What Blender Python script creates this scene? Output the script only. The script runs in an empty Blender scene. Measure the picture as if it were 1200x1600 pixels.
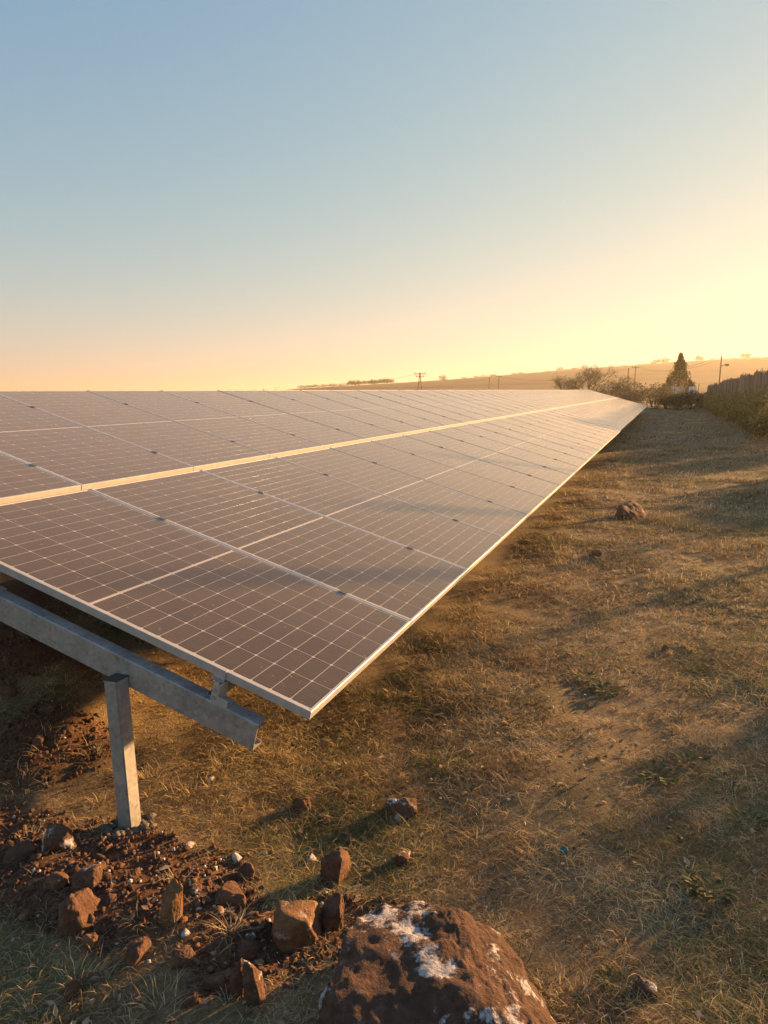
import bpy, bmesh, math, random
import numpy as np
from mathutils import Vector, Matrix
random.seed(7); rng = np.random.default_rng(11)
S = bpy.context.scene
COL = S.collection
R = math.radians

# ------------------------------------------------------------------ camera
H0 = 0.635                                  # height of the array's lower edge above the ground
FPX, YAW, PITCH = 1077.64, -0.38222, -0.16683
CAM = np.array([1.1895, -2.2082, 1.2017 + H0])
cam = bpy.data.cameras.new('camera'); camo = bpy.data.objects.new('camera', cam); COL.objects.link(camo)
camo.location = CAM; camo.rotation_euler = (math.pi/2 + PITCH, 0, -YAW)
cam.sensor_fit = 'VERTICAL'; cam.sensor_height = 24; cam.lens = 24*FPX/1600
cam.clip_start = 0.05; cam.clip_end = 20000
S.camera = camo

# ------------------------------------------------------------------ sky, sun, exposure
SUN_AZ, SUN_EL = R(33), R(9.0)              # azimuth from +Y (along the row) towards +X
w = bpy.data.worlds.new('World'); S.world = w; w.use_nodes = True
nt = w.node_tree; nt.nodes.clear()
wo = nt.nodes.new('ShaderNodeOutputWorld'); bg = nt.nodes.new('ShaderNodeBackground')
sky = nt.nodes.new('ShaderNodeTexSky'); sky.sky_type = 'NISHITA'; sky.sun_disc = False
sky.sun_elevation = SUN_EL; sky.sun_rotation = SUN_AZ
sky.air_density = 1.4; sky.dust_density = 0.15; sky.ozone_density = 4.0; sky.altitude = 0
bg.inputs['Strength'].default_value = 0.10
# even film-like shoulder on the whole sky: y = g*x/(1+k*x), the same in every direction
def vm(op, a_, b_):
    nd = nt.nodes.new('ShaderNodeVectorMath'); nd.operation = op
    for i_, v_ in ((0, a_), (1, b_)):
        if isinstance(v_, bpy.types.NodeSocket): nt.links.new(v_, nd.inputs[i_])
        else: nd.inputs[i_].default_value = v_
    return nd.outputs[0]
SHO = (1.0, 1.7, 6.0)
x_ = vm('MULTIPLY', sky.outputs[0], (.23,)*3)
y_ = vm('DIVIDE', x_, vm('ADD', vm('MULTIPLY', x_, SHO), (1, 1, 1)))
y_ = vm('MULTIPLY', y_, (1.13/.23, 1.205/.23, 2.62/.23))
nt.links.new(y_, bg.inputs[0]); nt.links.new(bg.outputs[0], wo.inputs[0])
sl = bpy.data.lights.new('sun', 'SUN'); so = bpy.data.objects.new('sun', sl); COL.objects.link(so)
sl.energy = 5.0; sl.angle = R(1.3); sl.color = (1.0, 0.55, 0.21)
sd = Vector((math.sin(SUN_AZ)*math.cos(SUN_EL), math.cos(SUN_AZ)*math.cos(SUN_EL), math.sin(SUN_EL)))
so.rotation_euler = sd.to_track_quat('Z', 'Y').to_euler()
S.view_settings.view_transform = 'Standard'; S.view_settings.look = 'None'
S.view_settings.exposure = 1.95; S.view_settings.gamma = 1.0
S.view_settings.use_curve_mapping = False

# ------------------------------------------------------------------ pixel -> place helpers
_cy, _sy, _cp, _sp = math.cos(YAW), math.sin(YAW), math.cos(PITCH), math.sin(PITCH)
_f = np.array([_sy*_cp, _cy*_cp, _sp]); _r = np.array([_cy, -_sy, 0.0]); _d = np.cross(_f, _r)
def ray(px, py): return _f + _r*(px-600)/FPX + _d*(py-800)/FPX
def at_y(px, py, Y):
    d = ray(px, py); return CAM + d*((Y-CAM[1])/d[1])
def project(P):
    q = np.asarray(P) - CAM
    z = q @ _f; return 600+FPX*(q@_r)/z, 800+FPX*(q@_d)/z, z

# ------------------------------------------------------------------ terrain height
def vnoise(x, y, s, seed):
    x = np.asarray(x, float)/s; y = np.asarray(y, float)/s
    xi = np.floor(x).astype(np.int64); yi = np.floor(y).astype(np.int64)
    fx = x-xi; fy = y-yi; fx = fx*fx*(3-2*fx); fy = fy*fy*(3-2*fy)
    def h(a, b):
        n = (a*374761393 + b*668265263 + seed*974634211) & 0x7fffffff
        n = ((n ^ (n >> 13))*1274126177) & 0x7fffffff
        return ((n ^ (n >> 16)) & 0xffff)/65535.0
    a = h(xi, yi)*(1-fx)+h(xi+1, yi)*fx; b = h(xi, yi+1)*(1-fx)+h(xi+1, yi+1)*fx
    return a*(1-fy)+b*fy - 0.5
def sst(a, b, x):
    t = np.clip((np.asarray(x, float)-a)/(b-a), 0, 1); return t*t*(3-2*t)
def gauss(x, y, cx, cy, rx, ry): return np.exp(-((x-cx)/rx)**2 - ((y-cy)/ry)**2)
SKY_PX = [-4000, 200, 430, 470, 600, 700, 800, 900, 1000, 1100, 1200, 1700, 5000]
SKY_PY = [616, 616, 612, 606, 600, 594, 586, 578, 571.5, 565, 560, 542, 540]
def gz(x, y):
    x = np.asarray(x, float); y = np.asarray(y, float)
    z = 0.008*np.clip(y, 0, 75)
    z = z + 0.32*sst(3.2, 5.6, x)*sst(2, 8, y)*(1-sst(110, 140, y))
    near = 1-sst(60, 120, np.hypot(x, y))
    z = z + near*(0.05*vnoise(x, y, 1.3, 3) + 0.03*vnoise(x, y, .45, 5) + 0.014*vnoise(x, y, .16, 9))
    # dug heaps under the array, the spoil around the post
    z = z + .42*gauss(x, y, -2.5, .75, .75, .42) + .30*gauss(x, y, -3.9, 1.9, .8, .6) + .16*gauss(x, y, -1.75, .25, .38, .35)
    z = z + .28*gauss(x, y, -5.5, 3.4, 1.3, .8) - .12*gauss(x, y, -3.2, 1.35, .9, .3)
    z = z + .05*gauss(x, y, -.35, -.45, .6, .35)
    soil = soilmask(x, y); z = z + soil*(.035*vnoise(x, y, .11, 21) + .02*vnoise(x, y, .05, 22))
    # far ridge, rising to the right
    dx = x-CAM[0]; dy = y-CAM[1]; r = np.hypot(dx, dy)
    az = np.arctan2(dx, dy)-YAW
    px = 600 + FPX*np.tan(np.clip(az, -1.35, 1.35))
    py = np.interp(px, SKY_PX, SKY_PY)
    az_c = np.cos(np.clip(az, -1.1, 1.1))
    h = (618.6-py)/FPX*520*az_c + 1.0
    prof = sst(110, 540, r)*.92 + .08*sst(250, 520, r)
    far = sst(90, 200, r)
    z = z + h*prof*far*np.where(dy > -200, 1, 0.3) + far*1.5*vnoise(x, y, 140, 31)*sst(200, 400, r)
    return z
SOIL = [(-.62, -.32, .55, .30), (-.1, -.42, .42, .22), (-1.2, -.35, .5, .28), (-1.7, .15, .5, .35), (-2.6, .8, .9, .6),
        (-4, 2, 1.2, .8), (.28, -.25, .32, .25), (-.5, -.56, .5, .2), (-.05, -.52, .3, .2), (-.95, -.52, .35, .2)]
def soilmask(x, y):
    m = 0
    for c in SOIL: m = np.maximum(m, gauss(x, y, *c))
    m = m + .5*vnoise(x, y, .25, 41) + .3*vnoise(x, y, .09, 42)
    return sst(.42, .72, m)

# ------------------------------------------------------------------ object helpers
def link(o, parent=None):
    COL.objects.link(o)
    if parent is not None: o.parent = parent
    return o
def tag(o, label=None, cat=None, group=None, kind=None):
    if label: o['label'] = label
    if cat: o['category'] = cat
    if group: o['group'] = group
    if kind: o['kind'] = kind
    return o
def empty(name, loc=(0, 0, 0), rz=0):
    o = bpy.data.objects.new(name, None); o.empty_display_size = .1
    o.location = loc; o.rotation_euler = (0, 0, rz); return link(o)
def mesh_np(name, V, F, mat, parent=None, smooth=False, attrs=None):
    """V (n,3); F (m,k) with constant k"""
    V = np.asarray(V, np.float32); F = np.asarray(F, np.int32)
    me = bpy.data.meshes.new(name); k = F.shape[1]
    me.vertices.add(len(V)); me.vertices.foreach_set('co', V.ravel())
    me.loops.add(F.size); me.loops.foreach_set('vertex_index', F.ravel())
    me.polygons.add(len(F)); me.polygons.foreach_set('loop_start', np.arange(0, F.size, k, dtype=np.int32))
    if smooth: me.polygons.foreach_set('use_smooth', np.ones(len(F), bool))
    me.update(calc_edges=True)
    for nme, arr in (attrs or {}).items():
        a = me.attributes.new(nme, 'FLOAT', 'POINT'); a.data.foreach_set('value', np.asarray(arr, np.float32))
    me.materials.append(mat)
    return link(bpy.data.objects.new(name, me), parent)
def mesh_bm(name, bm, mat, parent=None, smooth=False):
    me = bpy.data.meshes.new(name); bm.normal_update(); bm.to_mesh(me); bm.free()
    if smooth:
        for p in me.polygons: p.use_smooth = True
    me.materials.append(mat)
    return link(bpy.data.objects.new(name, me), parent)
def inst(name, me, parent=None, M=None):
    o = bpy.data.objects.new(name, me); link(o, parent)
    if M is not None: o.matrix_local = M
    return o
def box(bm, x0, x1, y0, y1, z0, z1, M=None):
    vs = [bm.verts.new((x, y, z)) for x in (x0, x1) for y in (y0, y1) for z in (z0, z1)]
    for f in ((0, 1, 3, 2), (4, 6, 7, 5), (0, 4, 5, 1), (2, 3, 7, 6), (0, 2, 6, 4), (1, 5, 7, 3)):
        bm.faces.new([vs[i] for i in f])
    if M is not None: bmesh.ops.transform(bm, matrix=M, verts=vs)
    return vs
def tube(bm, pts, radii, n=6, cap=True):
    rings = []
    pts = [Vector(p) for p in pts]
    for i, p in enumerate(pts):
        t = (pts[min(i+1, len(pts)-1)]-pts[max(i-1, 0)]).normalized()
        a = t.orthogonal().normalized() if abs(t.z) < .95 else t.cross(Vector((1, 0, 0))).normalized()
        b = t.cross(a)
        rings.append([bm.verts.new(p+(a*math.cos(2*math.pi*k/n)+b*math.sin(2*math.pi*k/n))*radii[i]) for k in range(n)])
    for r0, r1 in zip(rings, rings[1:]):
        for k in range(n): bm.faces.new((r0[k], r0[(k+1) % n], r1[(k+1) % n], r1[k]))
    if cap: bm.faces.new(rings[0][::-1]); bm.faces.new(rings[-1])
def extrude_profile(bm, prof, x0, x1, axis='x'):
    """prof: closed list of (a,b); swept along local x (a->y,b->z) """
    A = [bm.verts.new((x0, a, b)) for a, b in prof]; B = [bm.verts.new((x1, a, b)) for a, b in prof]
    n = len(prof)
    for i in range(n): bm.faces.new((A[i], A[(i+1) % n], B[(i+1) % n], B[i]))
    bm.faces.new(A[::-1]); bm.faces.new(B)

# ------------------------------------------------------------------ materials
class NT:
    def __init__(s, name):
        s.m = bpy.data.materials.new(name); s.m.use_nodes = True; s.t = s.m.node_tree
        s.b = s.t.nodes['Principled BSDF']; s.out = s.t.nodes['Material Output']
    def n(s, typ, ins=None, **kw):
        nd = s.t.nodes.new(typ)
        for k, v in kw.items(): setattr(nd, k, v)
        for k, v in (ins or {}).items(): s.set(nd, k, v)
        return nd
    def set(s, nd, k, v):
        if isinstance(v, bpy.types.NodeSocket): s.t.links.new(v, nd.inputs[k])
        else: nd.inputs[k].default_value = v
    def noise(s, scale, detail=4, rough=.55, vec=None, dim='3D'):
        nd = s.n('ShaderNodeTexNoise', {'Scale': scale, 'Detail': detail, 'Roughness': rough})
        if vec is not None: s.t.links.new(vec, nd.inputs['Vector'])
        return nd.outputs['Fac']
    def ramp(s, fac, stops, interp='LINEAR'):
        nd = s.n('ShaderNodeValToRGB'); s.t.links.new(fac, nd.inputs[0]); cr = nd.color_ramp; cr.interpolation = interp
        while len(cr.elements) < len(stops): cr.elements.new(.5)
        for e, (p, c) in zip(cr.elements, stops):
            e.position = p; e.color = (*c, 1) if len(c) == 3 else c
        return nd.outputs[0]
    def mix(s, fac, a, b, mode='MIX'):
        nd = s.n('ShaderNodeMix', data_type='RGBA', blend_type=mode)
        for i, v in ((0, fac), (6, a), (7, b)):
            if isinstance(v, bpy.types.NodeSocket): s.t.links.new(v, nd.inputs[i])
            else: nd.inputs[i].default_value = (*v, 1) if isinstance(v, tuple) and len(v) == 3 else v
        return nd.outputs[2]
    def math(s, op, a, b=0.0, clamp=False):
        nd = s.n('ShaderNodeMath', operation=op, use_clamp=clamp)
        for i, v in ((0, a), (1, b)):
            if isinstance(v, bpy.types.NodeSocket): s.t.links.new(v, nd.inputs[i])
            else: nd.inputs[i].default_value = v
        return nd.outputs[0]
    def pos(s): return s.n('ShaderNodeNewGeometry').outputs['Position']
    def obj(s): return s.n('ShaderNodeTexCoord').outputs['Object']
    def attr(s, name): return s.n('ShaderNodeAttribute', attribute_name=name).outputs['Fac']
    def rnd(s): return s.n('ShaderNodeObjectInfo').outputs['Random']
    def mapping(s, vec, scale=(1, 1, 1), loc=(0, 0, 0)):
        nd = s.n('ShaderNodeMapping'); s.t.links.new(vec, nd.inputs[0]); nd.inputs['Scale'].default_value = scale
        if isinstance(loc, bpy.types.NodeSocket): s.t.links.new(loc, nd.inputs['Location'])
        else: nd.inputs['Location'].default_value = loc
        return nd.outputs[0]
    def bump(s, h, strength=.5, dist=.01):
        nd = s.n('ShaderNodeBump', {'Strength': strength, 'Distance': dist}); s.t.links.new(h, nd.inputs['Height'])
        s.t.links.new(nd.outputs[0], s.b.inputs['Normal'])
    def base(s, c, rough=.8, metal=0.0, spec=.5):
        s.set(s.b, 'Base Color', (*c, 1) if isinstance(c, tuple) else c); s.set(s.b, 'Roughness', rough)
        s.set(s.b, 'Metallic', metal); s.set(s.b, 'Specular IOR Level', spec)
    def translucent(s, col, fac):
        tr = s.n('ShaderNodeBsdfTranslucent'); s.set(tr, 'Color', col if isinstance(col, bpy.types.NodeSocket) else (*col, 1))
        mx = s.n('ShaderNodeMixShader'); mx.inputs[0].default_value = fac
        s.t.links.new(s.b.outputs[0], mx.inputs[1]); s.t.links.new(tr.outputs[0], mx.inputs[2]); s.t.links.new(mx.outputs[0], s.out.inputs[0])

# ground
g = NT('ground_soil_and_turf'); P = g.pos()
soil = g.attr('soil'); farf = g.attr('far'); greenf = g.attr('green')
fine = g.noise(55, 6, .65, P); mid = g.noise(6, 5, .6, P); big = g.noise(.7, 4, .6, P)
turf = g.ramp(fine, [(.25, (.055, .036, .021)), (.5, (.19, .135, .075)), (.75, (.40, .30, .17))])
turf = g.mix(g.math('MULTIPLY', g.ramp(mid, [(.42, (0, 0, 0)), (.6, (1, 1, 1))]), .55), turf, (.12, .075, .045))
turf = g.mix(g.math('MULTIPLY', greenf, .4), turf, (.06, .062, .02))
turf = g.mix(g.math('MULTIPLY', g.ramp(big, [(.45, (0, 0, 0)), (.7, (1, 1, 1))]), .45), turf, (.34, .24, .12))
red = g.ramp(fine, [(.2, (.045, .022, .013)), (.5, (.125, .060, .034)), (.8, (.24, .13, .08))])
red = g.mix(g.math('MULTIPLY', g.ramp(g.noise(14, 3, .6, P), [(.5, (0, 0, 0)), (.62, (1, 1, 1))]), .4), red, (.08, .036, .02))
c = g.mix(soil, turf, red)
fp = g.mapping(P, (.004, .03, .03))
bands = g.noise(1.0, 3, .5, fp)
fieldc = g.ramp(bands, [(.35, (.11, .062, .036)), (.5, (.18, .105, .058)), (.62, (.15, .105, .06)), (.75, (.085, .058, .036))])
fieldc = g.mix(g.ramp(g.noise(.05, 4, .6, P), [(.4, (0, 0, 0)), (.7, (1, 1, 1))]), fieldc, (.15, .11, .065))
c = g.mix(farf, c, fieldc)
g.base(c, .95, spec=.2)
hh = g.math('ADD', g.math('MULTIPLY', g.noise(40, 6, .7, P), .6), g.math('MULTIPLY', g.noise(150, 3, .7, P), .4))
g.bump(hh, .9, .02); M_GROUND = g.m

def foliage(name, stops, tr=.35, scale=None):
    m = NT(name); t = m.attr('tone'); c = m.ramp(t, stops)
    m.base(c, .75, spec=.25); m.translucent(c, tr); return m.m
M_GRASS = foliage('dry_grass', [(0, (.11, .065, .034)), (.25, (.27, .18, .085)), (.5, (.45, .33, .165)), (.72, (.64, .50, .28)),
                                (.80, (.23, .21, .075)), (.9, (.15, .165, .055)), (1, (.10, .13, .04))], .3)
M_WEED = foliage('yellow_green_leaves', [(0, (.07, .06, .024)), (.5, (.20, .175, .06)), (.8, (.38, .31, .10)), (1, (.46, .34, .13))], .4)
M_BUSH = foliage('grey_green_leaves', [(0, (.045, .047, .03)), (.5, (.11, .11, .07)), (1, (.19, .17, .11))], .25)
M_CONIFER = foliage('conifer_needles', [(0, (.014, .024, .012)), (.6, (.034, .050, .022)), (1, (.065, .08, .03))], .15)
M_LITTER = foliage('dead_leaves', [(0, (.09, .05, .03)), (.5, (.26, .17, .105)), (1, (.45, .34, .24))], .25)
M_ROSETTE = foliage('weed_rosette_leaves', [(0, (.05, .07, .022)), (.7, (.13, .14, .05)), (1, (.22, .18, .08))], .3)
def bark(name, a, b):
    m = NT(name); m.base(m.ramp(m.noise(14, 5, .6, m.obj()), [(.3, a), (.7, b)]), .9, spec=.2)
    m.bump(m.noise(30, 4, .6, m.obj()), .6, .02); return m.m
M_BARK = bark('bark', (.045, .032, .022), (.13, .095, .065))

def rockmat(name, cols, white, wscale=9, wpos=.62):
    m = NT(name); o = m.obj(); off = m.n('ShaderNodeCombineXYZ')
    for i, k in enumerate((37.0, 91.0, 53.0)): m.t.links.new(m.math('MULTIPLY', m.rnd(), k), off.inputs[i])
    v = m.mapping(o, (1, 1, 1), off.outputs[0])
    f = m.noise(28, 7, .68, v); b = m.noise(5, 4, .6, v)
    c = m.ramp(f, [(.25, cols[0]), (.5, cols[1]), (.78, cols[2])])
    c = m.mix(m.math('MULTIPLY', m.ramp(b, [(.42, (0, 0, 0)), (.62, (1, 1, 1))]), .6), c, cols[3])
    if white > 0:
        wn = m.math('ADD', m.math('MULTIPLY', m.noise(wscale, 3, .5, v), .7), m.math('MULTIPLY', m.noise(wscale*7, 6, .75, v), .3))
        wf = m.ramp(wn, [(wpos-.03, (0, 0, 0)), (wpos+.02, (1, 1, 1))])
        c = m.mix(m.math('MULTIPLY', wf, white), c, m.ramp(f, [(.3, (.36, .33, .33)), (.7, (.62, .60, .60))]))
    m.base(c, .92, spec=.25)
    m.bump(m.math('ADD', m.math('MULTIPLY', f, .7), m.math('MULTIPLY', m.noise(90, 4, .7, v), .5)), 1.0, .018); return m.m
RED = [(.05, .026, .017), (.135, .070, .044), (.25, .15, .10), (.09, .048, .031)]
M_ROCK = rockmat('red_earth_stone', RED, .0)
M_ROCKW = rockmat('limed_red_stone', RED, .95, 14, .57)
M_BOULDER = rockmat('limed_boulder', [(.036, .019, .013), (.095, .050, .033), (.18, .108, .074), (.060, .031, .021)], .85, 8, .592)
M_TAN = rockmat('tan_stone', [(.10, .05, .025), (.22, .12, .06), (.34, .21, .12), (.15, .07, .035)], .6, 16, .60)
M_WHITE = rockmat('white_stone', [(.35, .31, .29), (.52, .49, .47), (.66, .63, .62), (.45, .40, .37)], 0)
M_CONC = rockmat('rough_concrete', [(.06, .05, .042), (.14, .125, .11), (.26, .24, .22), (.10, .075, .055)], 0)

a = NT('aluminium_frame'); a.base(a.ramp(a.noise(20, 4, .6, a.pos()), [(.3, (.38, .37, .36)), (.7, (.48, .47, .46))]), .45, .25)
M_ALU = a.m
a = NT('galvanised_steel'); p_ = a.pos(); v = a.n('ShaderNodeTexVoronoi', {'Scale': 60}); a.t.links.new(p_, v.inputs['Vector'])
gc = a.mix(.22, a.ramp(a.noise(9, 5, .65, p_), [(.3, (.24, .215, .19)), (.5, (.31, .285, .26)), (.75, (.38, .36, .335))]), v.outputs['Color'], 'OVERLAY')
gc = a.n('ShaderNodeHueSaturation', {'Saturation': .25, 'Color': gc}).outputs[0]
gc = a.mix(a.math('MULTIPLY', a.ramp(a.noise(5, 6, .7, p_), [(.55, (0, 0, 0)), (.8, (1, 1, 1))]), .4), gc, (.26, .17, .11))
a.base(gc, a.math('ADD', a.math('MULTIPLY', a.noise(30, 3, .5, p_), .25), .4), .3)
M_GALV = a.m
a = NT('dark_clamp'); a.base((.12, .115, .11), .5, .4); M_CLAMP = a.m
a = NT('dark_matte'); a.base((.03, .031, .034), .55); M_DARK = a.m  # near black: wires, cord, and the painted shade inside open post tops

def pv(name, col):
    """laminate under dusty glass: the pane is the coat"""
    m = NT(name); P = m.pos(); o = m.obj()
    d1 = m.noise(1.6, 5, .6, P); d2 = m.noise(140, 3, .7, P)
    st = m.noise(26, 3, .6, m.mapping(P, (.12, 1, 1)))
    dust = m.math('ADD', m.math('MULTIPLY', d1, .45), m.math('ADD', m.math('MULTIPLY', d2, .25), m.math('MULTIPLY', st, .30)))
    df = m.ramp(dust, [(.34, (.0, .0, .0)), (.72, (.10, .10, .10))])
    spots = m.ramp(m.noise(55, 2, .4, P), [(.72, (0, 0, 0)), (.78, (.5, .5, .5))])
    df = m.math('ADD', df, spots, True)
    c = m.mix(df, col(m), (.38, .25, .165))
    m.base(c, .55, spec=.0)
    m.set(m.b, 'Coat Weight', 1.0); m.set(m.b, 'Coat IOR', 1.33)
    m.set(m.b, 'Coat Roughness', m.math('ADD', m.math('MULTIPLY', dust, .22), .06))
    m.set(m.b, 'Sheen Weight', .14); m.set(m.b, 'Sheen Roughness', .45); m.set(m.b, 'Sheen Tint', (1, .88, .78, 1))
    return m.m
def cellcol(m):
    o = m.obj(); x = m.n('ShaderNodeSeparateXYZ'); m.t.links.new(o, x.inputs[0])
    f = m.math('FRACT', m.math('MULTIPLY', x.outputs[0], 1/.0181)); l = m.math('LESS_THAN', f, .05)
    f2 = m.math('ADD', m.math('MULTIPLY', m.rnd(), .5), .75)
    c = m.mix(1.0, (.024, .019, .018), m.n('ShaderNodeCombineColor', {0: f2, 1: f2, 2: f2}).outputs[0], 'MULTIPLY')
    return m.mix(m.math('MULTIPLY', l, .35), c, (.35, .33, .31))
M_CELL = pv('solar_cell', cellcol)
M_BACK = pv('white_backsheet', lambda m: m.mix(.5, (.37, .35, .335), (.41, .385, .365)))

def wood(name, a, b, sc=(6, 6, .6)):
    m = NT(name); v = m.mapping(m.obj(), sc); r = m.rnd()
    c = m.ramp(m.noise(6, 5, .65, v), [(.3, a), (.7, b)])
    k = m.math('ADD', m.math('MULTIPLY', r, .7), .6)
    c = m.mix(1.0, c, m.n('ShaderNodeCombineColor', {0: k, 1: k, 2: k}).outputs[0], 'MULTIPLY')
    m.base(c, .9, spec=.2); m.bump(m.noise(14, 4, .6, v), .5, .01); return m.m
M_BOARD = wood('weathered_boards', (.15, .115, .08), (.32, .25, .18))
M_POLE = wood('creosoted_pole', (.05, .04, .032), (.11, .085, .065))
def plain(name, c, rough=.8, **k):
    m = NT(name); n_ = m.noise(25, 4, .6, m.obj())
    m.base(m.mix(m.math('MULTIPLY', n_, .5), c, tuple(x*.7 for x in c)), rough, **k); return m.m

# ------------------------------------------------------------------ ground sheet to the horizon
def axis(lo, hi, step, far, gr=1.13):
    v = list(np.arange(lo, hi+1e-6, step)); s = step
    a_, b_ = lo, hi; L_, Rr = [], []
    while a_ > -far: s *= gr; a_ -= s; L_.append(a_)
    s = step
    while b_ < far: s *= gr; b_ += s; Rr.append(b_)
    return np.array(L_[::-1]+v+Rr)
gx = axis(-4.5, 3.2, .04, 2600, 1.09); gy = axis(-1.6, 4.0, .04, 2600, 1.085)
X, Y = np.meshgrid(gx, gy); Xf, Yf = X.ravel(), Y.ravel()
V = np.stack([Xf, Yf, gz(Xf, Yf)], 1); nx, ny = len(gx), len(gy)
ii = (np.arange(ny-1)[:, None]*nx+np.arange(nx-1)[None, :]).ravel()
F = np.stack([ii, ii+1, ii+nx+1, ii+nx], 1)
def greenmask(x, y):
    return np.clip(sst(.10, .34, vnoise(x, y, .9, 61)+.5*vnoise(x, y, .3, 62)+.30*sst(.0, 2.2, x)*(1-.5*sst(3, 8, y))-.03), 0, 1)
rr = np.hypot(Xf-CAM[0], Yf-CAM[1])
gr_ = mesh_np('ground', V, F, M_GROUND, None, True,
              {'soil': soilmask(Xf, Yf)*(rr < 60), 'far': sst(80, 115, rr), 'green': greenmask(Xf, Yf)*(rr < 70)})
tag(gr_, kind='structure')

# ------------------------------------------------------------------ solar array
NP, PW, PL, PT, PITCHU = 48, 1.147, 2.278, .035, 1.154
TH, SLP, GAP = 0.26946, 0.00803, 0.0577
ua = Vector((0, 1, SLP)).normalized(); va = Vector((-math.cos(TH), 0, math.sin(TH))); na = ua.cross(va).normalized()
va = na.cross(ua)
root = empty('solar_array'); MA = Matrix((( ua.x, va.x, na.x, 0), (ua.y, va.y, na.y, 0), (ua.z, va.z, na.z, H0), (0, 0, 0, 1)))
root.matrix_world = MA; MAI = MA.inverted()
tag(root, 'long tilted ground-mounted solar array of two rows of dark dusty panels on galvanised posts', 'solar array')
def a2w(u, v, n=0): return MA @ Vector((u, v, n))
def frame_mesh():
    bm = bmesh.new()
    prof = [(.028, -PT), (0, -PT), (0, -.0016), (.0016, 0), (.0135, 0), (.0145, -.001), (.0145, -.004), (.0018, -.006), (.0018, -PT+.0015), (.028, -PT+.0015)]
    cs = [(0, 0, 1, 1), (PW, 0, -1, 1), (PW, PL, -1, -1), (0, PL, 1, -1)]
    rings = [[bm.verts.new((cx+sx*a_, cy+sy*a_, z)) for a_, z in prof] for cx, cy, sx, sy in cs]
    n = len(prof)
    for i in range(4):
        A, B = rings[i], rings[(i+1) % 4]
        for k in range(n): bm.faces.new((A[k], B[k], B[(k+1) % n], A[(k+1) % n]))
    bmesh.ops.recalc_face_normals(bm, faces=bm.faces)
    me = bpy.data.meshes.new('solar_panel'); bm.to_mesh(me); bm.free(); me.materials.append(M_ALU); return me
FRAME = frame_mesh()
bm = bmesh.new(); box(bm, .0105, PW-.0105, .0105, PL-.0105, -.0062, -.0030)
BACK = bpy.data.meshes.new('backsheet'); bm.to_mesh(BACK); bm.free(); BACK.materials.append(M_BACK)
CW, CH, CG = .1800, .0902, .0029
def cell_verts(cx, cy):
    h, k, c_ = CW/2, CH/2, .0065
    o = [(-h+c_, -k), (h-c_, -k), (h, -k+c_), (h, k-c_), (h-c_, k), (-h+c_, k), (-h, k-c_), (-h, -k+c_)]
    return [(cx+a_, cy+b_) for a_, b_ in o]
def add_cell(bm, cx, cy, z0, z1):
    o = cell_verts(cx, cy); T = [bm.verts.new((a_, b_, z1)) for a_, b_ in o]; B = [bm.verts.new((a_, b_, z0)) for a_, b_ in o]
    bm.faces.new(T)
    for i in range(8): bm.faces.new((B[i], B[(i+1) % 8], T[(i+1) % 8], T[i]))
x0 = (PW-6*CW-5*CG)/2+CW/2; MIDG = .016; hl = 12*CH+11*CG
y0 = PL/2-MIDG/2-hl+CH/2; y1 = PL/2+MIDG/2+CH/2
CELLS = [(x0+i*(CW+CG), (y0 if h == 0 else y1)+j*(CH+CG)) for h in (0, 1) for j in range(12) for i in range(6)]
bm = bmesh.new(); add_cell(bm, 0, 0, -.0002, 0)
CELL = bpy.data.meshes.new('cell'); bm.to_mesh(CELL); bm.free(); CELL.materials.append(M_CELL)
bm = bmesh.new()
for cx, cy in CELLS: add_cell(bm, cx, cy, -.0030, -.0028)
CELLALL = bpy.data.meshes.new('cells'); bm.to_mesh(CELLALL); bm.free(); CELLALL.materials.append(M_CELL)
single = {(0, 0), (0, 1), (0, 2), (0, 3), (1, 0), (1, 1), (1, 2)}
for row in (0, 1):
    for i in range(NP):
        j = lambda s: random.uniform(-s, s)
        M = Matrix.Translation((i*PITCHU, row*(PL+GAP), .0043*row + j(.0006))) @ Matrix.Rotation(j(.0006), 4, 'X') @ Matrix.Rotation(j(.0007), 4, 'Y')
        p = inst('solar_panel', FRAME, root, M)
        inst('backsheet', BACK, p)
        if (row, i) in single:
            for cx, cy in CELLS: inst('cell', CELL, p, Matrix.Translation((cx, cy, -.0028)))
        else: tag(inst('cells', CELLALL, p), kind='stuff')
# clamps at every joint, on the four purlin lines
PV = [.42, 1.70, 2.74, 4.08]
bm = bmesh.new(); g2 = PITCHU-PW
box(bm, -g2/2-.009, g2/2+.009, -.024, .024, .0006, .0042); box(bm, -g2/2+.001, g2/2-.001, -.022, .022, -PT-.002, .002)
CL = bpy.data.meshes.new('mid_clamp'); bm.to_mesh(CL); bm.free(); CL.materials.append(M_CLAMP)
bm = bmesh.new(); box(bm, -.007, .010, -.026, .026, .0006, .0042); box(bm, -.0062, -.0008, -.026, .026, -.042, .0008)
box(bm, -.020, -.0058, -.026, .026, -.044, -.040)
CE = bpy.data.meshes.new('end_clamp'); bm.to_mesh(CE); bm.free(); CE.materials.append(M_ALU)
for v_ in PV:
    zz = .0043 if v_ > 2.3 else 0
    inst('end_clamp', CE, root, Matrix.Translation((0, v_, zz)))
    inst('end_clamp', CE, root, Matrix.Translation(((NP-1)*PITCHU+PW, v_, zz)) @ Matrix.Rotation(math.pi, 4, 'Z'))
    for i in range(1, NP): inst('mid_clamp', CL, root, Matrix.Translation((i*PITCHU-g2/2, v_+random.uniform(-.02, .02), zz)))
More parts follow.
